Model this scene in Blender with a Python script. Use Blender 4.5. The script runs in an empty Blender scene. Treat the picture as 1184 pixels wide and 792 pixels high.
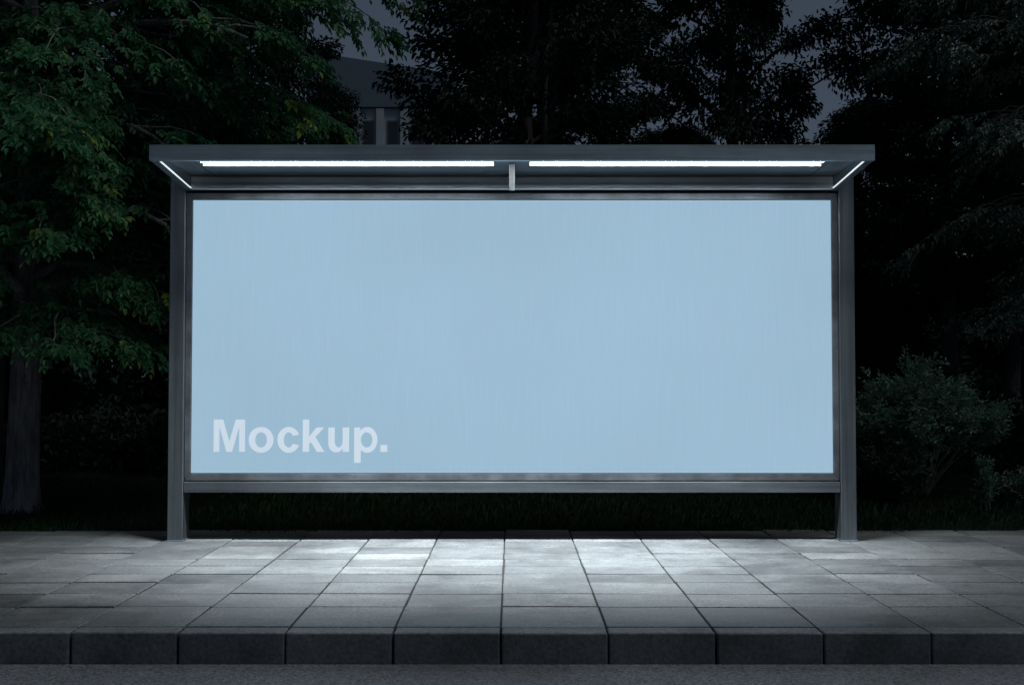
import bpy, bmesh, math, random
import numpy as np
from mathutils import Vector, Matrix, noise

random.seed(7)
scene = bpy.context.scene
COL = scene.collection
R = math.radians

# ------------------------------------------------------------------ helpers
def link(o, parent=None):
    COL.objects.link(o)
    if parent is not None:
        o.parent = parent
    return o

def tag(o, label=None, cat=None, group=None, kind=None):
    if label: o['label'] = label
    if cat: o['category'] = cat
    if group: o['group'] = group
    if kind: o['kind'] = kind
    return o

def empty(name, loc=(0, 0, 0)):
    o = bpy.data.objects.new(name, None)
    o.empty_display_size = 0.3
    o.location = loc
    return link(o)

def obj(name, bm, m, parent=None, smooth=False):
    bmesh.ops.recalc_face_normals(bm, faces=bm.faces)
    me = bpy.data.meshes.new(name)
    bm.to_mesh(me); bm.free()
    me.materials.append(m)
    if smooth:
        me.polygons.foreach_set('use_smooth', [True] * len(me.polygons))
    return link(bpy.data.objects.new(name, me), parent)

def np_mesh(name, verts, faces, m, parent=None, fattr=None, smooth=False):
    """faces: (N,k) int array, all the same size"""
    verts = np.asarray(verts, np.float32); faces = np.asarray(faces, np.int32)
    me = bpy.data.meshes.new(name)
    n, k = faces.shape
    me.vertices.add(len(verts)); me.vertices.foreach_set('co', verts.ravel())
    me.loops.add(n * k); me.loops.foreach_set('vertex_index', faces.ravel())
    me.polygons.add(n)
    me.polygons.foreach_set('loop_start', np.arange(0, n * k, k, dtype=np.int32))
    me.update(calc_edges=True)
    me.polygons.foreach_set('use_smooth', np.full(n, smooth))
    if fattr is not None:
        for an, av in fattr.items():
            a = me.attributes.new(an, 'FLOAT', 'FACE')
            a.data.foreach_set('value', np.asarray(av, np.float32))
    me.materials.append(m)
    me.validate()
    return link(bpy.data.objects.new(name, me), parent)

def box(bm, x0, x1, y0, y1, z0, z1, bev=0.0, seg=2):
    vs = [bm.verts.new((x, y, z)) for x in (x0, x1) for y in (y0, y1) for z in (z0, z1)]
    q = [(0, 1, 3, 2), (4, 6, 7, 5), (0, 4, 5, 1), (2, 3, 7, 6), (0, 2, 6, 4), (1, 5, 7, 3)]
    fs = [bm.faces.new([vs[i] for i in f]) for f in q]
    if bev > 0:
        es = list({e for f in fs for e in f.edges})
        bmesh.ops.bevel(bm, geom=es, offset=bev, segments=seg, profile=0.5, affect='EDGES')
    return vs

def prism(bm, pts, axis, a, b, bev=0.0):
    """extrude a polygon. axis 'x': pts are (y,z); axis 'y': pts are (x,z)"""
    def mk(p, t):
        return (t, p[0], p[1]) if axis == 'x' else (p[0], t, p[1])
    A = [bm.verts.new(mk(p, a)) for p in pts]; B = [bm.verts.new(mk(p, b)) for p in pts]
    n = len(pts)
    fs = [bm.faces.new(A), bm.faces.new(B[::-1])]
    for i in range(n):
        fs.append(bm.faces.new([A[i], B[i], B[(i + 1) % n], A[(i + 1) % n]]))
    if bev > 0:
        es = list({e for f in fs for e in f.edges})
        bmesh.ops.bevel(bm, geom=es, offset=bev, segments=2, profile=0.5, affect='EDGES')

# ------------------------------------------------------------------ materials
class N:
    """tiny node-graph helper"""
    def __init__(s, name):
        s.m = bpy.data.materials.new(name); s.m.use_nodes = True
        s.t = s.m.node_tree; s.bsdf = s.t.nodes['Principled BSDF']; s.out = s.t.nodes['Material Output']
        s.tc = s.t.nodes.new('ShaderNodeTexCoord')
    def n(s, typ, **kw):
        nd = s.t.nodes.new(typ)
        for k, v in kw.items():
            if k in nd.inputs: nd.inputs[k].default_value = v
            else: setattr(nd, k, v)
        return nd
    def l(s, a, b): s.t.links.new(a, b)
    def noise(s, scale, detail=4, rough=0.55, stretch=None, coord='Object'):
        nz = s.n('ShaderNodeTexNoise'); nz.inputs['Scale'].default_value = scale
        nz.inputs['Detail'].default_value = detail; nz.inputs['Roughness'].default_value = rough
        src = s.tc.outputs[coord]
        if stretch:
            mp = s.n('ShaderNodeMapping'); mp.inputs['Scale'].default_value = stretch
            s.l(src, mp.inputs['Vector']); src = mp.outputs['Vector']
        s.l(src, nz.inputs['Vector'])
        return nz.outputs['Fac']
    def ramp(s, fac, stops):
        r = s.n('ShaderNodeValToRGB'); e = r.color_ramp.elements
        while len(e) < len(stops): e.new(0.5)
        for i, (p, c) in enumerate(stops):
            e[i].position = p
            e[i].color = (c, c, c, 1) if not isinstance(c, (tuple, list)) else (*c, 1)
        s.l(fac, r.inputs['Fac']); return r.outputs['Color']
    def mul(s, a, b):
        x = s.n('ShaderNodeMix', data_type='RGBA', blend_type='MULTIPLY'); x.inputs['Factor'].default_value = 1
        s.put(x.inputs[6], a); s.put(x.inputs[7], b); return x.outputs[2]
    def mix(s, f, a, b):
        x = s.n('ShaderNodeMix', data_type='RGBA')
        s.put(x.inputs['Factor'], f); s.put(x.inputs[6], a); s.put(x.inputs[7], b); return x.outputs[2]
    def math(s, op, a, b):
        x = s.n('ShaderNodeMath', operation=op); s.put(x.inputs[0], a); s.put(x.inputs[1], b); return x.outputs[0]
    def put(s, sock, v):
        if hasattr(v, 'is_output'): s.l(v, sock)
        elif isinstance(v, (tuple, list)): sock.default_value = (*v, 1) if len(v) == 3 else v
        else: sock.default_value = v
    def bump(s, h, strength, dist):
        b = s.n('ShaderNodeBump'); b.inputs['Strength'].default_value = strength
        b.inputs['Distance'].default_value = dist
        s.l(h, b.inputs['Height']); s.l(b.outputs['Normal'], s.bsdf.inputs['Normal'])
    def set(s, **kw):
        for k, v in kw.items(): s.put(s.bsdf.inputs[k.replace('_', ' ')], v)
        return s.m

def steel(name, base, rough, metal=0.85, stretch=(1, 1, 1), bump=0.0):
    g = N(name)
    a = g.noise(1.6, 6, 0.65, stretch)
    sm = g.noise(1.9, 4, 0.6)
    b = g.noise(38, 3, 0.6, stretch)
    col = g.mul(g.mul(g.ramp(a, [(0.3, 0.62), (0.7, 1.32)]), g.ramp(sm, [(0.3, 0.82), (0.7, 1.12)])), base)
    rg = g.math('ADD', g.math('MULTIPLY', g.math('ADD', a, b), 0.16), rough - 0.16)
    if bump: g.bump(b, bump, 0.002)
    return g.set(Base_Color=col, Roughness=rg, Metallic=metal)

M = {}
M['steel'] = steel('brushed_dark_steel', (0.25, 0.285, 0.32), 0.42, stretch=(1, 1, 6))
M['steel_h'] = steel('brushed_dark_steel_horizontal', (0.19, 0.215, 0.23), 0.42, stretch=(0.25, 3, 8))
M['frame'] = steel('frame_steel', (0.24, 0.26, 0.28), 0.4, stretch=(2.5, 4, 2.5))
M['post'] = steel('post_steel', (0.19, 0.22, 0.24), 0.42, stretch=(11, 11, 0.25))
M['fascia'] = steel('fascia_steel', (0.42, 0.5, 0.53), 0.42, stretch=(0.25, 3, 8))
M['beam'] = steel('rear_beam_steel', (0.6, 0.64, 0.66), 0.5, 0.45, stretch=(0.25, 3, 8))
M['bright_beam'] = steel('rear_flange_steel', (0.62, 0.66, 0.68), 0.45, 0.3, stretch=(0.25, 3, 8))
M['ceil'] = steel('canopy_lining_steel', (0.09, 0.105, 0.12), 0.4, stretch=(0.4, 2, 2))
M['bright'] = steel('bright_bracket_steel', (0.42, 0.45, 0.47), 0.4, metal=0.3)

g = N('black_gasket'); g.set(Base_Color=(0.01, 0.01, 0.012), Roughness=0.7); M['gasket'] = g.m

def emit(name, col, strength):
    g = N(name)
    g.set(Base_Color=(0.8, 0.8, 0.8), Roughness=0.5, Emission_Color=col, Emission_Strength=strength)
    return g.m
M['tube'] = emit('led_strip', (0.9, 0.96, 1.0), 40.0)
g = N('white_reflector'); M['white'] = g.set(Base_Color=(0.85, 0.87, 0.88), Roughness=0.4)
M['edge_glow'] = emit('glowing_edge', (0.9, 0.96, 1.0), 0.85)

# lit screen: backlit film with a fine vertical weave
g = N('backlit_film')
w1 = g.noise(1.0, 2, 0.5, (95, 1, 2.6))
w2 = g.noise(1.0, 1, 0.5, (330, 1, 1.3))
w3 = g.noise(0.5, 2, 0.5)
f1 = g.ramp(w1, [(0.44, 0.99), (0.60, 1.0), (0.74, 1.05)])
f2 = g.ramp(w2, [(0.3, 0.975), (0.7, 1.025)])
f3 = g.ramp(w3, [(0.3, 0.97), (0.7, 1.03)])
ec = g.mul(g.mul(f1, f2), g.mul(f3, (0.328, 0.496, 0.638)))
g.set(Base_Color=(0.003, 0.004, 0.005), Specular_IOR_Level=0.0, Roughness=0.6, Emission_Color=ec, Emission_Strength=1.0)
M['film'] = g.m
g = N('backlit_lettering')
ec = g.mul(g.mul(f1 if False else g.ramp(g.noise(1.0, 2, 0.5, (95, 1, 2.6)), [(0.44, 0.985), (0.74, 1.04)]), 1.0 and (1, 1, 1)), (0.56, 0.66, 0.76))
g.set(Base_Color=(0.02, 0.02, 0.02), Specular_IOR_Level=0.05, Roughness=0.6, Emission_Color=ec, Emission_Strength=1.0)
M['letter'] = g.m

# concrete paving slabs
def concrete(name, base, rough):
    g = N(name)
    at = g.n('ShaderNodeAttribute', attribute_name='tone')
    big = g.noise(1.3, 6, 0.62)
    mid = g.noise(7, 6, 0.7)
    fine = g.noise(42, 4, 0.8)
    streak = g.noise(3.2, 4, 0.6, (0.5, 3.5, 1))
    stain = g.noise(0.75, 5, 0.7)
    vor = g.n('ShaderNodeTexVoronoi'); vor.inputs['Scale'].default_value = 36
    g.l(g.tc.outputs['Object'], vor.inputs['Vector'])
    pits = g.ramp(vor.outputs['Distance'], [(0.12, 0.3), (0.3, 1.0)])
    rough_slab = g.math('GREATER_THAN', at.outputs['Fac'], 0.58)          # some slabs have lost their smooth skin
    pm = g.math('MULTIPLY', g.ramp(g.noise(2.0, 4, 0.65), [(0.42, 0.0), (0.58, 1.0)]), g.math('ADD', g.math('MULTIPLY', rough_slab, 0.75), 0.25))
    pits = g.mix(pm, (1, 1, 1), pits)
    gum = g.n('ShaderNodeTexVoronoi'); gum.inputs['Scale'].default_value = 2.1; gum.inputs['Randomness'].default_value = 1.0
    g.l(g.tc.outputs['Object'], gum.inputs['Vector'])
    gums = g.ramp(gum.outputs['Distance'], [(0.035, 0.5), (0.06, 1.0)])
    c = g.mul(g.ramp(big, [(0.25, 0.7), (0.75, 1.25)]), base)
    c = g.mul(c, g.ramp(mid, [(0.25, 0.74), (0.75, 1.2)]))
    c = g.mul(c, g.ramp(fine, [(0.3, 0.5), (0.5, 0.98), (0.7, 1.5)]))
    c = g.mul(c, g.ramp(streak, [(0.3, 0.88), (0.7, 1.1)]))
    c = g.mul(c, g.ramp(stain, [(0.36, (0.56, 0.57, 0.58)), (0.5, (1, 1, 1)), (0.7, (1.1, 1.09, 1.06))]))
    c = g.mul(c, g.mul(pits, gums))
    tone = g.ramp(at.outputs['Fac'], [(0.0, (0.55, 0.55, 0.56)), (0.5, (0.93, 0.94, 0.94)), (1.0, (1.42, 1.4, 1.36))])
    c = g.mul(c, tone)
    rr = g.ramp(g.math('ADD', g.math('MULTIPLY', big, 0.6), g.math('MULTIPLY', mid, 0.4)), [(0.3, rough - 0.12), (0.7, rough + 0.16)])
    h = g.math('ADD', g.math('MULTIPLY', fine, 0.7), g.math('MULTIPLY', mid, 1.4))
    g.bump(h, 0.5, 0.005)
    return g.set(Base_Color=c, Roughness=rr)
M['slab'] = concrete('paving_concrete', (0.15, 0.161, 0.166), 0.55)
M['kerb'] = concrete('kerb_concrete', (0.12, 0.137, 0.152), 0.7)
g = N('joint_dirt'); g.set(Base_Color=g.mul(g.ramp(g.noise(14, 4), [(0.3, 0.5), (0.7, 1.4)]), (0.018, 0.018, 0.018)), Roughness=0.95); M['joint'] = g.m

# asphalt
g = N('asphalt')
vor = g.n('ShaderNodeTexVoronoi'); vor.inputs['Scale'].default_value = 75
g.l(g.tc.outputs['Object'], vor.inputs['Vector'])
fine = g.noise(140, 3, 0.7); big = g.noise(0.9, 5, 0.6)
ag = g.ramp(vor.outputs['Color'], [(0.1, 0.55), (0.8, 1.5)])
c = g.mul(g.mul(ag, g.ramp(fine, [(0.3, 0.6), (0.75, 1.6)])), g.mul(g.ramp(big, [(0.3, 0.8), (0.7, 1.2)]), (0.135, 0.148, 0.165)))
g.bump(g.math('ADD', fine, vor.outputs['Distance']), 0.6, 0.006)
M['asphalt'] = g.set(Base_Color=c, Roughness=g.ramp(big, [(0.3, 0.55), (0.7, 0.8)]))

g = N('soil'); M['soil'] = g.set(Base_Color=g.mul(g.ramp(g.noise(3, 6), [(0.3, 0.5), (0.7, 1.3)]), (0.006, 0.01, 0.006)), Roughness=0.95, Specular_IOR_Level=0.1)

# bark
def bark(name, base):
    g = N(name)
    v = g.noise(5.5, 6, 0.7, (4.5, 4.5, 0.55)); b = g.noise(2, 4)
    c = g.mul(g.ramp(v, [(0.32, 0.35), (0.62, 1.35)]), g.mul(g.ramp(b, [(0.3, 0.7), (0.7, 1.2)]), base))
    g.bump(v, 0.9, 0.05)
    return g.set(Base_Color=c, Roughness=0.9)
M['bark'] = bark('bark', (0.22, 0.22, 0.24))
M['bark_dark'] = bark('bark_dark', (0.065, 0.066, 0.072))
M['twig'] = bark('twig_bark', (0.32, 0.3, 0.26))

def leaf(name, dark, light, tip=None, trans=0.25, rough=0.45, spec=0.5):
    g = N(name)
    at = g.n('ShaderNodeAttribute', attribute_name='tint')
    stops = [(0.0, dark), (0.8, light)]
    if tip: stops = [(0.0, dark), (0.72, light), (1.0, tip)]
    c = g.ramp(at.outputs['Fac'], stops)
    g.set(Base_Color=c, Roughness=rough, Specular_IOR_Level=spec)
    tr = g.n('ShaderNodeBsdfTranslucent'); g.l(c, tr.inputs['Color'])
    mx = g.n('ShaderNodeMixShader'); mx.inputs['Fac'].default_value = trans
    g.l(g.bsdf.outputs['BSDF'], mx.inputs[1]); g.l(tr.outputs['BSDF'], mx.inputs[2])
    g.l(mx.outputs['Shader'], g.out.inputs['Surface'])
    return g.m
M['leaf_near'] = leaf('leaf_green', (0.02, 0.09, 0.045), (0.062, 0.21, 0.095), (0.24, 0.36, 0.07), 0.35, 0.5, 0.22)
M['leaf_wood'] = leaf('leaf_wood', (0.01, 0.02, 0.017), (0.022, 0.04, 0.034), None, 0.15, 0.6, 0.15)
M['leaf_right'] = leaf('leaf_right', (0.035, 0.068, 0.055), (0.08, 0.135, 0.105), None, 0.2, 0.5)
M['leaf_bush'] = leaf('leaf_bush', (0.05, 0.11, 0.085), (0.12, 0.22, 0.165), None, 0.25, 0.5, 0.2)
M['grass'] = leaf('grass_blade', (0.013, 0.034, 0.017), (0.025, 0.058, 0.027), None, 0.15, 0.6, 0.05)

# ------------------------------------------------------------------ vegetation tools
def nrm(a):
    return a / np.maximum(np.linalg.norm(a, axis=-1, keepdims=True), 1e-9)

def leaf_geo(P, D, U, L, Wd, fold=0.25):
    """leaves as two folded quads. P base, D tip direction, U leaf normal"""
    D = nrm(D); S = nrm(np.cross(D, U)); U = nrm(np.cross(S, D))
    L = L[:, None]; Wd = Wd[:, None]
    b = P; t = P + D * L - U * (L * 0.12)
    r1 = P + D * L * 0.34 + S * Wd * 0.5 + U * Wd * fold
    r2 = P + D * L * 0.70 + S * Wd * 0.36 + U * Wd * fold * 0.5
    l1 = P + D * L * 0.34 - S * Wd * 0.5 + U * Wd * fold
    l2 = P + D * L * 0.70 - S * Wd * 0.36 + U * Wd * fold * 0.5
    V = np.stack([b, r1, r2, t, l2, l1], 1).reshape(-1, 3)
    n = len(P); base = np.arange(n)[:, None] * 6
    F = np.stack([base + np.array([[0, 1, 2, 3]]), base + np.array([[0, 3, 4, 5]])], 1).reshape(-1, 4)
    return V, F

def sprigs(rng, O, A, U, K=7, rach=0.26, L=0.1, Wd=0.042, droop=0.35, jit=0.25):
    """compound leaves: K leaflets in pairs along a rachis"""
    n = len(O)
    A = nrm(A); S = nrm(np.cross(A, U)); U = nrm(np.cross(S, A))
    Ps, Ds, Us, Ls, Ws = [], [], [], [], []
    rl = rach * rng.uniform(0.7, 1.25, n)[:, None]
    for k in range(K):
        if k == K - 1: t, sd, fw = 1.0, 0.0, 1.0
        else:
            t = 0.25 + 0.7 * (k // 2) / max(1, (K - 1) // 2 - 0.0); sd = 1 if k % 2 else -1; fw = 0.55
        dn = np.array([[0, 0, -1.0]])
        p = O + A * rl * t + dn * rl * (droop * 0.6 * t * t)
        d = A * fw + S * sd * 0.85 + dn * (droop + rng.uniform(-0.2, 0.35, (n, 1))) + rng.normal(0, jit, (n, 3)) * 0.7
        u = U + rng.normal(0, jit, (n, 3))
        Ps.append(p); Ds.append(d); Us.append(u)
        Ls.append(L * rng.uniform(0.7, 1.25, n)); Ws.append(Wd * rng.uniform(0.8, 1.2, n))
    return [np.concatenate(x) for x in (Ps, Ds, Us, Ls, Ws)]

def tube_np(pts, rad, seg=8, lump=0.0, rng=None):
    pts = np.asarray(pts, float); n = len(pts)
    T = np.gradient(pts, axis=0); T = nrm(T)
    ref = np.where(np.abs(T[:, 2:3]) > 0.9, np.array([[1.0, 0, 0]]), np.array([[0, 0, 1.0]]))
    X = nrm(np.cross(T, ref)); Y = np.cross(T, X)
    a = np.linspace(0, 2 * math.pi, seg, endpoint=False)
    rr = np.asarray(rad)[:, None] * np.ones((n, seg))
    if lump and rng is not None:
        ph = rng.uniform(0, 6.28, 4)
        rr = rr * (1 + lump * (np.sin(3 * a + ph[0]) * 0.5 + np.sin(5 * a + ph[1]) * 0.4 + np.sin(8 * a + ph[2]) * 0.25)[None, :])
    V = (pts[:, None] + X[:, None] * (np.cos(a)[None, :, None] * rr[:, :, None]) + Y[:, None] * (np.sin(a)[None, :, None] * rr[:, :, None])).reshape(-1, 3)
    F = []
    for i in range(n - 1):
        for j in range(seg):
            F.append((i * seg + j, i * seg + (j + 1) % seg, (i + 1) * seg + (j + 1) % seg, (i + 1) * seg + j))
    return V, np.array(F)

class Batch:
    def __init__(s): s.V = []; s.F = []; s.n = 0
    def add(s, V, F): s.V.append(V); s.F.append(F + s.n); s.n += len(V)
    def build(s, name, m, parent=None, smooth=True, fattr=None):
        return np_mesh(name, np.concatenate(s.V), np.concatenate(s.F), m, parent, fattr, smooth)

def curve_pts(p0, d, L, rise, droop, n=7, wob=0.0, rng=None):
    t = np.linspace(0, 1, n)[:, None]
    d = np.asarray(d, float)
    p = np.asarray(p0) + d * L * t + np.array([[0, 0, 1.0]]) * (rise * t - droop * t * t)
    if wob and rng is not None:
        p[1:] += np.cumsum(rng.normal(0, wob, (n - 1, 3)), 0)
    return p

# ------------------------------------------------------------------ near broadleaf tree (drooping compound leaves)
def near_tree(name, base, seed, Ht, limbs, leafmat, trunk_r, label, group=None, K=7, L=0.1, Wd=0.042, dens=1.0, barkmat='bark', bough_len=1.25, lean=(0, 0)):
    rng = np.random.default_rng(seed)
    root = empty(name, base); tag(root, label, 'tree', group)
    tb = Batch()
    hs = np.array([0, 0.08, 0.2, 0.45, 1.0, 1.8, 2.8, 4.2, 5.8, Ht * 0.9])
    rs = trunk_r * np.array([1.55, 1.36, 1.18, 1.07, 1.0, 0.95, 0.88, 0.7, 0.5, 0.12])
    tp = np.stack([lean[0] * hs / Ht + 0.05 * np.sin(hs * 0.7 + seed), lean[1] * hs / Ht + 0.05 * np.cos(hs * 0.6), hs - 0.05], 1)
    tb.add(*tube_np(tp, rs, 22, 0.07, rng))
    O, A, U, T = [], [], [], []
    for (az, h0, Ln, rise, droop) in limbs:
        d = np.array([math.sin(az), -math.cos(az), 0.0])     # azimuth 0 faces the road, +90 deg = towards +x
        p0 = np.array([np.interp(h0, hs, tp[:, 0]), np.interp(h0, hs, tp[:, 1]), h0])
        pts = curve_pts(p0, d, Ln, rise, droop, 9, 0.035, rng)
        tb.add(*tube_np(pts, np.linspace(0.065, 0.014, 9) * (0.6 + Ln * 0.12), 7))
        nb = int(5 + Ln * 2.1)
        for k in range(nb):
            t = 0.34 + 0.66 * (k + rng.uniform(0, 0.8)) / nb
            q = np.array([np.interp(t, np.linspace(0, 1, 9), pts[:, i]) for i in range(3)])
            sgn = 1 if k % 2 else -1
            yaw = sgn * rng.uniform(0.25, 1.05) * (1.25 - 0.75 * t)
            c, s = math.cos(yaw), math.sin(yaw)
            bd = np.array([d[0] * c - d[1] * s, d[0] * s + d[1] * c, rng.uniform(-0.1, 0.18)])
            bl = bough_len * rng.uniform(0.65, 1.2) * (1.1 - 0.35 * t)
            bp = curve_pts(q, bd, bl, 0.1, rng.uniform(0.3, 0.62) * bl, 6, 0.02, rng)
            wt = bp + np.array(base)
            if ((wt[:, 0] > -3.35 - 0.25 * (wt[:, 2] > 3.0) + 0.0) & (wt[:, 1] < 10.95) & (wt[:, 0] < 4)).any() or (wt[:, 1] < 8.0).any() or wt[:, 2].min() < 1.62: continue
            tb.add(*tube_np(bp, np.linspace(0.016, 0.004, 6), 5))
            ns = int(30 * dens * bl / 1.2)
            tt = 0.12 + 0.9 * np.sqrt(rng.uniform(0, 1, ns))
            ce = np.stack([np.interp(tt, np.linspace(0, 1, 6), bp[:, i]) for i in range(3)], 1)
            side = nrm(np.cross(bd, [0, 0, 1.0]))
            lat = rng.uniform(-1, 1, ns) * (0.34 * bl * np.sin(np.clip(tt, 0, 1) * 2.4 + 0.35))
            ce = ce + side * lat[:, None]
            ce[:, 2] += rng.normal(0, 0.045, ns) - 0.35 * np.abs(lat)
            ax = bd[None] * 0.8 + side[None] * (lat[:, None] * 1.6) + rng.normal(0, 0.28, (ns, 3))
            ax[:, 2] -= 0.28 + 0.4 * tt
            O.append(ce); A.append(ax)
            U.append(np.array([[0, 0, 1.0]]) + rng.normal(0, 0.25, (ns, 3)))
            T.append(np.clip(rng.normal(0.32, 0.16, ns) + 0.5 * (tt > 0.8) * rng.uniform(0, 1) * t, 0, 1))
    O, A, U, T = [np.concatenate(x) for x in (O, A, U, T)]
    P, D, UU, LL, WW = sprigs(rng, O, A, U, K, 0.24 * L / 0.1, L, Wd)
    V, F = leaf_geo(P, D, UU, LL, WW)
    tint = np.clip(np.tile(T, K) + rng.normal(0, 0.09, len(P)), 0, 1)
    tb.build('trunk', M[barkmat], root)
    np_mesh('crown', V, F, M[leafmat], root, {'tint': np.repeat(tint, 2)})
    return root

# ------------------------------------------------------------------ wood trees (instances of a few moulds)
def wood_mould(seed, Ht, Rc, zlow, nl=58, per=1040, Ls=0.125, fork=False, bare=2.0):
    """returns (trunk mesh, crown mesh)"""
    rng = np.random.default_rng(seed)
    tb = Batch()
    hs = np.linspace(0, Ht * 0.93, 12)
    wob = np.cumsum(rng.normal(0, 0.07, (12, 2)), 0); wob[0] = 0
    tp = np.stack([wob[:, 0], wob[:, 1], hs - 0.05], 1)
    rs = 0.19 * (1 - hs / Ht) ** 0.8 + 0.015; rs[0] *= 1.4
    tb.add(*tube_np(tp, rs, 12, 0.05, rng))
    if fork:
        for sx in (-1, 1):
            fp = curve_pts(tp[3] , (0.16 * sx, -0.1, 0.97), Ht * 0.5, 0, -0.3, 8, 0.06, rng)
            tb.add(*tube_np(fp, np.linspace(0.11, 0.02, 8), 8))
    C, DR = [], []
    for i in range(nl):
        u = (i + 0.5) / nl
        z = zlow + (Ht - zlow) * u ** 0.92
        prof = math.sin(math.pi * min(0.98, 0.16 + 0.84 * u) ** 0.8) ** 0.7
        r = Rc * max(0.22, prof) * rng.uniform(0.62, 1.12)
        az = i * 2.399 + rng.uniform(-0.4, 0.4)
        z0 = max(bare, z - r * rng.uniform(0.15, 0.6))
        p0 = np.array([np.interp(z0, hs, tp[:, 0]), np.interp(z0, hs, tp[:, 1]), z0])
        d = np.array([math.cos(az), math.sin(az), 0.0])
        pts = curve_pts(p0, d, r, (z - z0) * 1.5, (z - z0) * 0.5, 7, 0.05, rng)
        tb.add(*tube_np(pts, np.linspace(0.05, 0.008, 7), 6))
        for k in range(4):
            t = 0.45 + 0.6 * (k + rng.uniform(0, 0.9)) / 4
            q = np.array([np.interp(min(t, 1), np.linspace(0, 1, 7), pts[:, j]) for j in range(3)])
            q += rng.normal(0, 0.18, 3) + d * max(0, t - 1) * r
            C.append(q); DR.append(d)
    C = np.array(C); DR = np.array(DR); m = len(C)
    nn = per // 4
    rad = rng.uniform(0.32, 0.7, m)
    off = rng.normal(0, 1, (m, nn, 3)); off /= np.linalg.norm(off, axis=2, keepdims=True)
    off *= rng.uniform(0, 1, (m, nn, 1)) ** 0.55
    P = C[:, None] + off * rad[:, None, None] * np.array([1.15, 1.15, 0.55])
    D = off * 0.7 + DR[:, None] * 0.5 + rng.normal(0, 0.45, (m, nn, 3)); D[..., 2] -= 0.35
    U = np.array([0, 0, 1.0]) + rng.normal(0, 0.45, (m, nn, 3))
    P, D, U = [x.reshape(-1, 3) for x in (P, D, U)]
    n = len(P)
    V, F = leaf_geo(P, D, U, Ls * rng.uniform(0.6, 1.3, n), Ls * 0.55 * rng.uniform(0.7, 1.2, n))
    ct = np.repeat(rng.uniform(0.1, 0.75, m), nn)
    tint = np.clip(ct + rng.normal(0, 0.15, n), 0, 1)
    to = tb.build('trunk', M['bark_dark']); co = np_mesh('crown', V, F, M['leaf_wood'], None, {'tint': np.repeat(tint, 2)})
    res = (to.data, co.data)
    bpy.data.objects.remove(to); bpy.data.objects.remove(co)
    return res

def wood_tree(mould, x, y, rz, sc, label, group='dark trees of the wood behind the shelter', name='woodland_tree'):
    root = empty(name, (x, y, -0.03)); root.rotation_euler.z = rz; root.scale = (sc[0], sc[0], sc[1])
    tag(root, label, 'tree', group)
    link(bpy.data.objects.new('trunk', mould[0]), root)
    link(bpy.data.objects.new('crown', mould[1]), root)
    return root

# ================================================================== SETTING
# ground sheet with a step down under the road
bm = bmesh.new()
ys = [-400, -6.0, 6.60, 6.62, 12, 40, 900]; zs = [-0.2, -0.2, -0.2, -0.07, -0.03, -0.03, -0.03]
row = [[bm.verts.new((x, y, z)) for x in (-900, -40, 0, 40, 900)] for y, z in zip(ys, zs)]
for i in range(len(ys) - 1):
    for j in range(4):
        bm.faces.new([row[i][j], row[i][j + 1], row[i + 1][j + 1], row[i + 1][j]])
tag(obj('ground', bm, M['soil']), kind='structure')

# road
bm = bmesh.new()
nx = 60
ry = [-6.0, 0, 4.0, 5.9, 6.25, 6.47]; rzv = [-0.13, -0.1, -0.15, -0.172, -0.178, -0.174]
row = [[bm.verts.new((-40 + 80 * i / nx, y, z)) for i in range(nx + 1)] for y, z in zip(ry, rzv)]
for i in range(len(ry) - 1):
    for j in range(nx):
        bm.faces.new([row[i][j], row[i][j + 1], row[i + 1][j + 1], row[i + 1][j]])
tag(obj('road', bm, M['asphalt'], smooth=True), kind='structure')

# kerb stones
rng = np.random.default_rng(3)
bm = bmesh.new(); tone = bm.faces.layers.float.new('tone')
KX = 0.6; X0 = -0.064
for k in range(-34, 34):
    n0 = len(bm.faces)
    x0 = X0 + KX * k + 0.004 + rng.uniform(-0.004, 0.004); x1 = X0 + KX * (k + 1) - 0.004
    dy = rng.uniform(-0.005, 0.005); dz = rng.uniform(-0.004, 0.003)
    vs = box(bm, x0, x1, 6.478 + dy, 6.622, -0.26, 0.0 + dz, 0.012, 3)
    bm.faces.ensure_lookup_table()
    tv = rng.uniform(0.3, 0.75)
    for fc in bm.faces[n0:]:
        fc.normal_update(); fc[tone] = tv + 0.5 if abs(fc.normal.z) > 0.35 else tv * 0.3  # lit top and shaded face of each stone painted into the tone
tag(obj('kerb', bm, M['kerb'], smooth=False), kind='structure')

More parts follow.
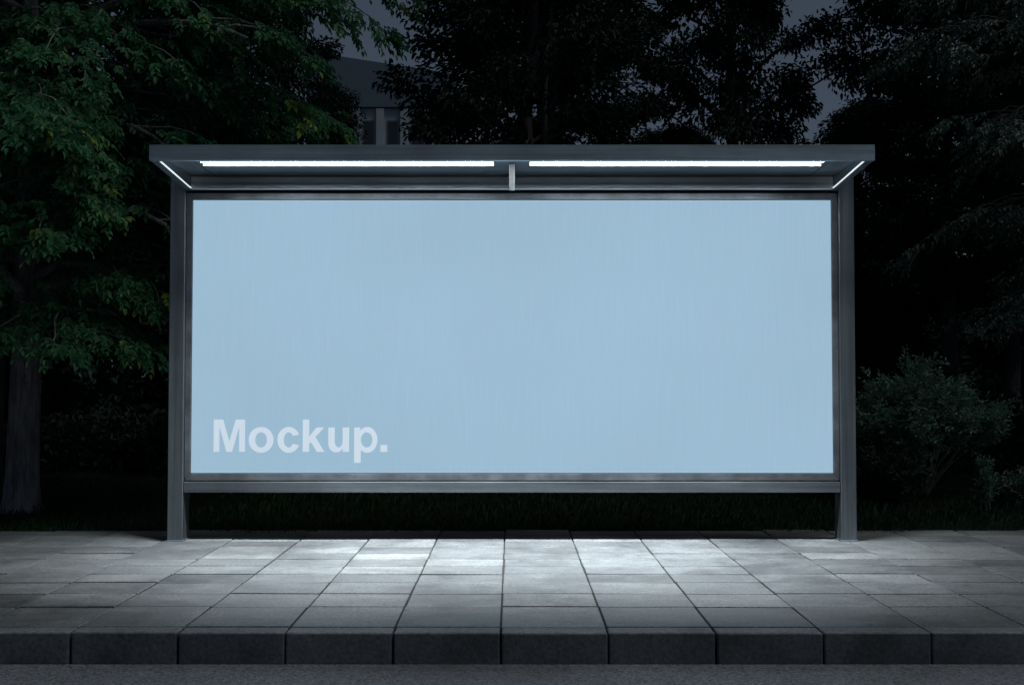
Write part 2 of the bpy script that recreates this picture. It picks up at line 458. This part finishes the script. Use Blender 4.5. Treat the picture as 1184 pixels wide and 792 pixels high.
# paving slabs: one mesh, individual slabs on a dark bed
bm = bmesh.new(); tone = bm.faces.layers.float.new('tone')
rows0 = [6.627, 7.215, 7.652, 8.076, 8.436, 8.789, 9.129, 9.448, 9.80, 10.15, 10.52, 10.86]
for k in range(-30, 30):
    x0 = X0 + KX * k; x1 = x0 + KX
    rows = [rows0[0]] + [r + rng.uniform(-0.02, 0.02) for r in rows0[1:-1]] + [rows0[-1] + rng.uniform(-0.05, 0.06)]
    if abs(k) < 14 and rng.uniform() < 0.2:
        rows.pop(int(rng.integers(5, 9)))
    for i in range(len(rows) - 1):
        n0 = len(bm.faces)
        gp = 0.003 + 0.0045 * rng.uniform()
        a = rng.uniform(-0.003, 0.002)
        vs = box(bm, x0 + gp + rng.uniform(-.002, .002), x1 - gp, rows[i] + gp + 0.002, rows[i + 1] - gp - 0.006, -0.06, a, 0.006, 2)
        tx, ty = rng.uniform(-0.005, 0.005), rng.uniform(-0.006, 0.006)
        bm.verts.ensure_lookup_table(); bm.faces.ensure_lookup_table()
        cx, cy = (x0 + x1) / 2, (rows[i] + rows[i + 1]) / 2
        tv = float(np.clip(rng.normal(0.5, 0.2), 0.05, 1))
        seen = set()
        for fc in bm.faces[n0:]:
            fc[tone] = tv
            for v in fc.verts:
                if v not in seen and v.co.z > -0.05:
                    v.co.z += tx * (v.co.x - cx) + ty * (v.co.y - cy); seen.add(v)
pv = tag(obj('pavement', bm, M['slab']), kind='structure')
bm = bmesh.new()
box(bm, -18, 18, 6.624, 10.8, -0.065, -0.014)
tag(obj('pavement_bed', bm, M['joint']), kind='structure')

# grass strip behind the pavement
rng = np.random.default_rng(11)
n = 52000
gx = rng.uniform(-15, 15, n); gy = 10.78 + 7.5 * rng.uniform(0, 1, n) ** 1.7
edge = 0.10 * np.sin(gx * 1.3) + 0.08 * np.sin(gx * 3.7 + 1) - 0.18 * (gx < -3.2)
gy = gy + edge
cl = np.array([noise.noise((a * 0.9, b * 0.9, 0)) for a, b in zip(gx, gy)])
hh = (0.06 + 0.09 * np.clip(cl + 0.4, 0, 1)) * rng.uniform(0.5, 1.3, n) * np.clip((gy - 10.5) / 0.6, 0.35, 1)
P = np.stack([gx, gy, np.full(n, -0.035)], 1)
az = rng.uniform(0, 6.283, n)
D = np.stack([np.cos(az) * 0.45, np.sin(az) * 0.45, np.ones(n)], 1)
U = np.stack([np.cos(az + 1.9), np.sin(az + 1.9), np.zeros(n)], 1)
V, F = leaf_geo(P, D, U, hh, rng.uniform(0.009, 0.018, n), 0.1)
tint = np.clip(0.4 + cl * 0.6 + rng.normal(0, 0.15, n), 0, 1)
tag(np_mesh('grass', V, F, M['grass'], None, {'tint': np.repeat(tint, 2)}), 'short dark grass verge behind the pavement', 'grass', kind='stuff')

# ================================================================== SHELTER
sh = empty('lit_bus_shelter', (0, 10.1, 0))
tag(sh, 'grey steel roadside shelter with a pale blue lit panel and bright strips under its roof', 'bus shelter')
ORI = Vector((0, 10.1, 0))
def part(name, bm, m, parent=None, smooth=False):
    for v in bm.verts: v.co -= ORI
    return obj(name, bm, m, parent or sh, smooth)

for sx in (-1, 1):
    bm = bmesh.new()
    xa, xb = sorted((sx * 2.869, sx * 3.005))
    box(bm, xa, xb, 10.1, 10.31, -0.01, 3.19, 0.008, 3)
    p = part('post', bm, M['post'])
    bm = bmesh.new()
    box(bm, xa - 0.012, xb + 0.012, 10.088, 10.322, -0.005, 0.012, 0.003, 1)
    part('foot_plate', bm, M['steel'], p)

LAMP_W, LAMP_SPREAD, LAMP_TILT = 128.0, R(95), R(7)
# roof tray
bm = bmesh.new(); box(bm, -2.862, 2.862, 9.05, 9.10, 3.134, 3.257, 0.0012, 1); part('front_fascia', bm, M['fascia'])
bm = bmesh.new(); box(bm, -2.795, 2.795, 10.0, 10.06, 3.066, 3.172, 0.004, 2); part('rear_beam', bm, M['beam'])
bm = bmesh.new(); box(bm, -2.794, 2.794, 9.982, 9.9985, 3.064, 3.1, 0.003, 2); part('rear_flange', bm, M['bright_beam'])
for sx in (-1, 1):
    bm = bmesh.new()
    xa, xb = sorted((sx * 2.797, sx * 2.860))
    prism(bm, [(9.1005, 3.134), (10.085, 3.062), (10.085, 3.235), (9.1005, 3.255)], 'x', xa, xb, 0.004)
    sb = part('side_beam', bm, M['steel'])
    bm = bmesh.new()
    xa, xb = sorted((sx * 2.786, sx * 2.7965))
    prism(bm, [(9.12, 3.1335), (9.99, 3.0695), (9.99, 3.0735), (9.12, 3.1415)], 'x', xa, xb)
    part('bright_strip', bm, M['edge_glow'], sb)  # bright line of the beam edge, put in as a glowing strip
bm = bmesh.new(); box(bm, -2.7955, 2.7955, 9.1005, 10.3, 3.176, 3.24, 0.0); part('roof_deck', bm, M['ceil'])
for x in (-2.58, 2.58):                                    # seam where the lining meets the light tray
    bm = bmesh.new(); box(bm, x - 0.004, x + 0.004, 9.12, 9.99, 3.1735, 3.1765); part('lining_seam', bm, M['gasket'])
for xa, xb in ((-2.51, -0.148), (0.143, 2.51)):
    # strip trough; lip and housing added to shield the rear beam and street
    bm = bmesh.new(); prism(bm, [(9.325, 3.1755), (9.335, 3.1755), (9.335, 3.1405), (9.325, 3.1405)], 'x', xa, xb)
    ft = part('light_fitting', bm, M['white'])
    bm = bmesh.new(); prism(bm, [(9.18, 3.1755), (9.18, 3.1535), (9.198, 3.1485), (9.203, 3.151), (9.2475, 3.1755)], 'x', xa, xb); part('housing', bm, M['frame'], ft)
    bm = bmesh.new(); prism(bm, [(9.2045, 3.1502), (9.2455, 3.1728), (9.2465, 3.1714), (9.2055, 3.1488)], 'x', xa + 0.01, xb - 0.01); part('bright_strip', bm, M['tube'], ft)
    al = bpy.data.lights.new('strip_lamp', 'AREA'); al.shape = 'RECTANGLE'; al.size = 2.0; al.size_y = 0.04
    al.energy = LAMP_W; al.color = (0.9, 0.96, 1.0); al.spread = LAMP_SPREAD
    ao = link(bpy.data.objects.new('strip_lamp', al), sh)
    ao.location = Vector((1.22 if xa > 0 else -1.22, 9.235, 3.146)) - ORI; ao.rotation_euler = (LAMP_TILT, 0, 0)
bm = bmesh.new()
prism(bm, [(9.42, 2.957), (9.46, 2.962), (9.999, 3.07), (9.999, 3.175), (9.42, 3.175)], 'x', -0.023, 0.023, 0.003)
part('roof_bracket', bm, M['bright'])
# dark recess between roof and picture frame
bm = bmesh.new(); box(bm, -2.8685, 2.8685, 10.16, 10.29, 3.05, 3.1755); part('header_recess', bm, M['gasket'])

# frame of the panel: four mitred rails
fr = empty('panel_frame', (0, 0, 0)); fr.parent = sh
FX, FZ0, FZ1, IX, IZ0, IZ1 = 2.866, 0.527, 3.049, 2.816, 0.588, 2.993
def rail(q):
    bm = bmesh.new()
    A = [bm.verts.new((x, 10.128, z)) for x, z in q]; B = [bm.verts.new((x, 10.30, z)) for x, z in q]
    fs = [bm.faces.new(A), bm.faces.new(B[::-1])] + [bm.faces.new([A[i], B[i], B[(i + 1) % 4], A[(i + 1) % 4]]) for i in range(4)]
    bmesh.ops.bevel(bm, geom=list(bm.edges), offset=0.004, segments=2, affect='EDGES')
    return part('rail', bm, M['frame'], fr)
g_ = 0.001
rail([(-FX, FZ1), (FX, FZ1), (IX + g_, IZ1 + .001), (-IX - g_, IZ1 + .001)])
rail([(-FX, FZ0), (FX, FZ0), (IX + g_, IZ0 - .001), (-IX - g_, IZ0 - .001)])
rail([(-FX, FZ0 + .003), (-FX, FZ1 - .003), (-IX, IZ1 - .001), (-IX, IZ0 + .001)])
rail([(FX, FZ0 + .003), (FX, FZ1 - .003), (IX, IZ1 - .001), (IX, IZ0 + .001)])

pn = empty('light_panel', (0, 0, 0)); pn.parent = sh
bm = bmesh.new(); box(bm, -2.812, 2.812, 10.146, 10.155, 0.592, 2.989); part('screen', bm, M['film'], pn)
bm = bmesh.new(); box(bm, -2.812, 2.812, 10.158, 10.285, 0.592, 2.989); part('light_box', bm, M['gasket'], pn)

# lower beam
bm = bmesh.new(); box(bm, -2.866, 2.866, 10.112, 10.27, 0.424, 0.518, 0.004, 2); part('lower_beam', bm, M['steel_h'])

# lettering, drawn as outlines (units: 1 = cap height)
CAP = 170.0
def LP(pts): return [((x - 122) / CAP, (283 - y) / CAP) for x, y in pts]
def ell(cx, cy, rx, ry, a0, a1, n): return [(cx + rx * math.cos(R(a0 + (a1 - a0) * i / n)), cy - ry * math.sin(R(a0 + (a1 - a0) * i / n))) for i in range(n + 1)]
glyph_strips = []; glyph_polys = []
glyph_polys.append(LP([(122, 283), (122, 113), (172, 113), (205, 228), (239, 113), (288, 113), (288, 283), (257, 283), (257, 150), (220, 283), (190, 283), (153, 150), (153, 283)]))
glyph_strips.append((LP(ell(373, 220, 66, 68, 0, 360, 44)), LP(ell(373, 220, 31, 40, 0, 360, 44))))
glyph_strips.append((LP(ell(519, 220, 60, 68, 24, 336, 40)), LP(ell(519, 220, 26, 40, 31, 329, 40))))
glyph_polys.append(LP([(593, 283), (593, 113), (627, 113), (627, 203), (665, 155), (706, 155), (660, 205), (708, 283), (668, 283), (636, 231), (627, 241), (627, 283)]))
glyph_polys.append(LP([(728, 155), (728, 236)] + ell(768, 236, 40, 50, 180, 270, 10)[1:] + [(790, 282), (804, 265), (804, 283), (838, 283), (838, 155), (804, 155), (804, 222)] + ell(783, 226, 21, 34, 0, -180, 12)[1:] + [(762, 155)]))
glyph_polys.append(LP([(865, 155), (897, 155), (897, 172), (900, 172), (900, 341), (865, 341)]))
glyph_strips.append((LP(ell(934, 220, 54, 68, 129, -129, 36)), LP(ell(931, 220, 30, 40, 178, -178, 36))))
glyph_polys.append(LP([(1004, 283), (1004, 247), (1040, 247), (1040, 283)]))
sc_ = (1.059 - 0.777) / 1.0
bm = bmesh.new()
def lv(p, y): return bm.verts.new((-2.616 + p[0] * sc_, y, 0.777 + p[1] * sc_))
for poly in glyph_polys:
    A = [lv(p, 10.1435) for p in poly]; B = [lv(p, 10.1455) for p in poly]
    bm.faces.new(A)
    for i in range(len(A)): bm.faces.new([A[i], B[i], B[(i + 1) % len(A)], A[(i + 1) % len(A)]])
for oo, ii in glyph_strips:
    A = [lv(p, 10.1435) for p in oo]; B = [lv(p, 10.1435) for p in ii]
    for i in range(len(A) - 1): bm.faces.new([A[i], A[i + 1], B[i + 1], B[i]])
part('lettering', bm, M['letter'], pn)

# ================================================================== TREES
rng = np.random.default_rng(21)
limbs = []
for i in range(33):
    u = i / 33
    az = (i * 2.399) % (2 * math.pi)
    h0 = 2.2 + 6.0 * u + rng.uniform(-0.2, 0.2)
    Ln = (3.6 - 1.5 * u) * rng.uniform(0.75, 1.1)
    limbs.append((az, h0, Ln, rng.uniform(0.7, 1.5), rng.uniform(0.9, 1.9)))
# low sweeping boughs on the shelter side
limbs += [(R(62), 2.5, 2.0, 0.9, 1.5), (R(80), 2.9, 2.1, 0.8, 1.3), (R(40), 2.3, 1.9, 0.7, 1.3), (R(15), 2.2, 1.6, 0.6, 1.3), (R(-25), 2.4, 1.9, 0.8, 1.4),
          (R(95), 3.6, 2.2, 0.8, 1.2), (R(30), 3.4, 2.3, 0.8, 1.2), (R(-10), 3.2, 2.2, 0.8, 1.2), (R(55), 3.6, 2.4, 0.8, 1.2), (R(75), 3.3, 2.3, 0.6, 1.0), (R(-40), 3.4, 2.4, 0.8, 1.2),
          (R(20), 4.3, 2.5, 0.8, 1.2), (R(48), 4.1, 2.6, 0.8, 1.2), (R(88), 4.2, 2.6, 0.8, 1.2), (R(70), 5.2, 3.6, 1.2, 1.2), (R(85), 6.0, 4.0, 1.2, 1.2), (R(58), 4.8, 3.2, 1.2, 1.3)]
near_tree('broadleaf_tree', (-5.33, 12.65, -0.03), 5, 9.5, limbs, 'leaf_near', 0.165,
          'green broadleaf tree with drooping boughs left of the shelter', dens=1.35, L=0.076, Wd=0.035, K=9)
rng = np.random.default_rng(22)
limbs = [((i * 2.399) % 6.283, 3.2 + 6 * i / 22, 2.6 * rng.uniform(0.7, 1.1), rng.uniform(0.7, 1.4), rng.uniform(0.9, 1.6)) for i in range(22)]
near_tree('broadleaf_tree', (-6.35, 14.0, -0.03), 6, 9.5, limbs, 'leaf_wood', 0.15,
          'dark trunk at the left edge just behind the green broadleaf tree', barkmat='bark_dark', L=0.12, Wd=0.055, dens=0.7)
rng = np.random.default_rng(23)
limbs = [((i * 2.399) % 6.283, 2.0 + 7 * i / 26, 2.4 * rng.uniform(0.7, 1.1), rng.uniform(0.7, 1.4), rng.uniform(0.7, 1.4)) for i in range(26)]
near_tree('broadleaf_tree', (8.75, 16.2, -0.03), 8, 9.5, limbs, 'leaf_right', 0.15,
          'dim green tree at the right edge, its boughs reaching in above the bush', barkmat='bark_dark', L=0.09, Wd=0.045, dens=0.8)

MA = wood_mould(31, 12.5, 2.6, 2.6, fork=True)
MB_ = wood_mould(32, 13.5, 2.3, 3.4)
MC = wood_mould(33, 11.5, 2.9, 2.2)
LBL = 'dark tree in the wood, '
for m, x, y, rz, sc, lb in [
    (MA, 0.3, 21.0, 1.57, (0.95, 1.0), 'dark tree with a forked trunk rising behind the middle of the shelter roof'),
    (MB_, -5.35, 22.5, 0.6, (0.72, 0.95), 'narrow dark tree between the green broadleaf tree and the gap showing the pale building'),
    (MC, 4.5, 23.5, 2.0, (0.85, 1.1), 'dark tree behind the right half of the shelter roof, left of the sky gap'),
    (MB_, 8.35, 22.0, 4.0, (0.85, 1.0), 'tall dark tree right of the sky gap, behind the bush'),
    (MA, 11.6, 19.5, 3.2, (0.9, 1.05), 'dark tree behind the right edge tree'),
    (MC, -8.6, 19.0, 5.1, (1.0, 1.1), 'dark tree behind the trunk of the green broadleaf tree'),
    (MA, -12.5, 20.5, 0.9, (1.1, 1.1), 'dark tree far off to the left beyond the broadleaf trees'),
    (MC, 15.5, 21.0, 1.4, (1.1, 1.1), 'dark tree far off to the right of the bush'),
    (MB_, -14.5, 31.0, 1.0, (1.4, 1.0), 'dark tree at the left end of the second row of the wood'),
    (MC, -8.55, 30.5, 2.4, (1.2, 1.1), 'second row dark tree behind the crown of the green broadleaf tree'),
    (MA, -4.75, 31.5, 3.9, (0.55, 0.76), 'low second row dark tree at the foot of the pale building'),
    (MB_, 0.8, 31.0, 5.0, (1.35, 1.1), 'second row dark tree behind the forked tree'),
    (MC, 4.6, 32.0, 0.3, (0.95, 0.72), 'second row dark tree behind the right half of the shelter roof'),
    (MA, 9.4, 31.0, 1.9, (0.85, 0.72), 'low second row dark tree under the sky gap'),
    (MB_, 13.0, 30.0, 2.8, (1.3, 1.02), 'second row dark tree behind the right edge tree'),
    (MC, 18.0, 31.0, 4.4, (1.3, 1.1), 'dark tree at the right end of the second row of the wood'),
]:
    wood_tree(m, x, y, rz, sc, lb)

# far wood: one mass
rng = np.random.default_rng(41)
n = 150000
x = rng.uniform(-45, 45, n)
top = 7.2 + 1.5 * np.sin(x * 0.35) + 0.9 * np.sin(x * 0.9 + 2) + 0.5 * np.sin(x * 2.3)
z = top * rng.uniform(0, 1, n)
y = 40 + rng.uniform(-1, 3, n) + 1.2 * np.sin(x * 1.1 + z * 0.8)
P = np.stack([x, y, z], 1)
V, F = leaf_geo(P, rng.normal(0, 1, (n, 3)) + np.array([0, -0.3, -0.4]), np.array([0, 0, 1.0]) + rng.normal(0, 0.6, (n, 3)), rng.uniform(0.25, 0.5, n), rng.uniform(0.18, 0.32, n))
tag(np_mesh('far_wood', V, F, M['leaf_wood'], None, {'tint': np.repeat(rng.uniform(0, 0.6, n), 2)}), 'far dark mass of the wood behind all the trees', 'wood', kind='stuff')

# undergrowth along the wood edge
rng = np.random.default_rng(42)
n = 46000
x = rng.uniform(-20, 22, n)
top = 1.0 + 0.35 * np.sin(x * 1.1) + 0.25 * np.sin(x * 2.7 + 1) + 0.3 * np.array([noise.noise((a * 2.0, 3, 0)) for a in x])
z = np.clip(top, 0.4, 2) * rng.uniform(0, 1, n)
y = 17.4 + rng.uniform(0, 1.5, n) + 0.5 * np.sin(x * 1.7)
V, F = leaf_geo(np.stack([x, y, z], 1), rng.normal(0, 1, (n, 3)) + np.array([0, -0.4, 0.1]), np.array([0, -0.3, 1.0]) + rng.normal(0, 0.5, (n, 3)), rng.uniform(0.08, 0.2, n), rng.uniform(0.05, 0.1, n))
tag(np_mesh('undergrowth', V, F, M['leaf_wood'], None, {'tint': np.repeat(rng.uniform(0, 0.7, n), 2)}), 'low dark undergrowth along the edge of the wood', 'undergrowth', kind='stuff')

# ------------------------------------------------------------------ bush and plants on the right
def bush(name, base, seed, W, H, nst, per, Ls, label, cat='bush', mat='leaf_bush', group=None, zlow=0.35, flat=0.8):
    rng = np.random.default_rng(seed)
    root = empty(name, base); tag(root, label, cat, group)
    tb = Batch(); O, A, U, T = [], [], [], []
    for i in range(nst):
        az = i * 2.399 + rng.uniform(-0.3, 0.3); r = W * 0.5 * math.sqrt((i + 0.6) / nst)
        end = np.array([math.cos(az) * r, math.sin(az) * r * flat, H * rng.uniform(0.72, 1.0) * (1 - 0.42 * (r / (W * 0.5)) ** 2)])
        t = np.linspace(0, 1, 7)[:, None]
        pts = end * np.concatenate([t ** 1.15, t ** 1.15, t], 1) + np.array([0.05 * math.cos(az), 0.05 * math.sin(az), 0]) * (1 - t)
        pts[1:] += rng.normal(0, 0.012 * H, (6, 3))
        tb.add(*tube_np(pts, np.linspace(0.011, 0.004, 7) * (0.5 + H * 0.35), 5))
        ns = per
        tt = zlow + (1.08 - zlow) * rng.uniform(0, 1, ns) ** 0.7
        ce = np.stack([np.interp(tt, np.linspace(0, 1, 7), pts[:, j]) for j in range(3)], 1)
        ce += rng.normal(0, 0.075 * W * 0.7, (ns, 3)) * np.array([1, 1, 0.75])
        d = nrm(end * np.array([1, 1, 0.5]))
        O.append(ce); A.append(d[None] + rng.normal(0, 0.55, (ns, 3)) + np.array([0, 0, 0.25]))
        U.append(np.array([[0, 0, 1.0]]) + rng.normal(0, 0.35, (ns, 3)))
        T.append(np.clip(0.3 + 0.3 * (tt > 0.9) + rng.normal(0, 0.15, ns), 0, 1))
    O, A, U, T = [np.concatenate(q) for q in (O, A, U, T)]
    P, D, UU, LL, WW = sprigs(rng, O, A, U, 5, Ls * 1.6, Ls, Ls * 0.42, 0.15)
    V, F = leaf_geo(P, D, UU, LL, WW)
    tb.build('stems', M['twig'], root)
    np_mesh('foliage', V, F, M[mat], root, {'tint': np.repeat(np.clip(np.tile(T, 5) + rng.normal(0, .08, len(P)), 0, 1), 2)})
    return root

bush('leafy_bush', (5.1, 14.4, -0.03), 51, 1.95, 1.68, 30, 72, 0.07, 'wide leafy bush with bare forking stems right of the shelter', zlow=0.6)
bush('low_shrub', (4.3, 13.3, -0.03), 52, 0.85, 0.62, 16, 60, 0.06, 'low dark shrub at the foot of the leafy bush beside the right post', 'shrub', 'leaf_wood', zlow=0.1)
bush('low_shrub', (6.5, 13.9, -0.03), 53, 1.2, 0.32, 16, 55, 0.06, 'low dark shrub at the right edge under the overhanging boughs', 'shrub', 'leaf_right', zlow=0.1)
bush('low_shrub', (5.75, 13.2, -0.03), 56, 0.8, 0.34, 12, 50, 0.05, 'small low shrub in the grass in front of the leafy bush', 'shrub', 'leaf_right', zlow=0.1)
bush('tall_weed', (5.2, 12.75, -0.03), 54, 0.16, 0.62, 4, 26, 0.05, 'thin upright weed standing before the leafy bush', 'weed', 'leaf_bush', zlow=0.1)
bush('tall_weed', (5.9, 12.9, -0.03), 55, 0.18, 0.5, 4, 26, 0.05, 'short upright weed near the right edge of the grass', 'weed', 'leaf_bush', zlow=0.1)

# ================================================================== BUILDING beyond the wood
g = N('pale_render'); M['render'] = g.set(Base_Color=g.mul(g.ramp(g.noise(0.3, 5), [(0.3, 0.85), (0.7, 1.08)]), (0.36, 0.42, 0.48)), Roughness=0.85)
g = N('attic_render'); M['attic'] = g.set(Base_Color=(0.1, 0.15, 0.2), Roughness=0.85)
g = N('dark_glass'); M['glass'] = g.set(Base_Color=(0.02, 0.025, 0.03), Roughness=0.12)
bd = empty('pale_tower', (-10.3, 90.0, -0.03)); tag(bd, 'pale concrete tower block seen through the gap in the trees', 'building')
bm = bmesh.new(); box(bm, -5.5, 5.5, 0.0, 11, 0, 22.8); obj('wall', bm, M['render'], bd)
bm = bmesh.new(); prism(bm, [(-5.8, 22.8), (5.8, 22.8), (5.8, 25.4), (-5.8, 27.2)], 'y', -0.35, 11.3); obj('roof', bm, M['attic'], bd)
for i in range(6):
    xx = -4.7 + i * 1.88
    for k in range(7):
        bm = bmesh.new(); box(bm, xx - 0.42, xx + 0.42, -0.09, 0.05, 1.2 + k * 3.05, 3.5 + k * 3.05)
        wf = obj('window', bm, M['attic'], bd)
        bm = bmesh.new(); box(bm, xx - 0.34, xx + 0.34, -0.11, -0.085, 1.3 + k * 3.05, 3.4 + k * 3.05); obj('pane', bm, M['glass'], wf)
    bm = bmesh.new(); box(bm, xx + 0.62, xx + 1.22, -0.3, 0.02, 0, 22.7); obj('pier', bm, M['render'], bd)

# ================================================================== LIGHT
SUN_EL, SUN_AZ = R(56), R(116)     # soft evening light from high on the right
w = bpy.data.worlds.new('World'); scene.world = w; w.use_nodes = True
nt = w.node_tree; bg = nt.nodes['Background']
sky = nt.nodes.new('ShaderNodeTexSky'); sky.sky_type = 'NISHITA'; sky.sun_disc = False
sky.sun_elevation = SUN_EL; sky.sun_rotation = SUN_AZ
sky.air_density = 1.0; sky.dust_density = 1.0; sky.ozone_density = 2.0
hsv = nt.nodes.new('ShaderNodeHueSaturation'); hsv.inputs['Saturation'].default_value = 0.45
tn = nt.nodes.new('ShaderNodeMix'); tn.data_type = 'RGBA'; tn.blend_type = 'MULTIPLY'; tn.inputs['Factor'].default_value = 1
tn.inputs[7].default_value = (0.84, 0.99, 1.17, 1)
nt.links.new(sky.outputs['Color'], hsv.inputs['Color']); nt.links.new(hsv.outputs['Color'], tn.inputs[6])
nt.links.new(tn.outputs[2], bg.inputs['Color']); bg.inputs['Strength'].default_value = 0.017
sl = bpy.data.lights.new('sun', 'SUN'); sl.energy = 0.72; sl.angle = R(30); sl.color = (1.0, 0.96, 0.9)
so = bpy.data.objects.new('sun', sl); COL.objects.link(so)
dv = Vector((math.sin(SUN_AZ) * math.cos(SUN_EL), math.cos(SUN_AZ) * math.cos(SUN_EL), math.sin(SUN_EL)))
so.rotation_euler = dv.to_track_quat('Z', 'Y').to_euler(); so.location = (0, 0, 30)

# ================================================================== CAMERA
cam = bpy.data.cameras.new('camera'); cam.sensor_width = 36; cam.lens = 1335 / 1184 * 36
cam.clip_end = 3000; cam.clip_start = 0.05
co = bpy.data.objects.new('camera', cam); COL.objects.link(co)
co.location = (0, 0, 1.4); co.rotation_euler = (R(90) + math.atan(44 / 1335), 0, 0)
scene.camera = co

vs = scene.view_settings
vs.view_transform = 'Standard'; vs.look = 'None'; vs.gamma = 1; vs.exposure = 0; vs.use_curve_mapping = False
cy = scene.cycles
cy.use_denoising = True
cy.max_bounces = 6; cy.diffuse_bounces = 3; cy.glossy_bounces = 3; cy.transmission_bounces = 3; cy.transparent_max_bounces = 4
cy.sample_clamp_indirect = 4.0
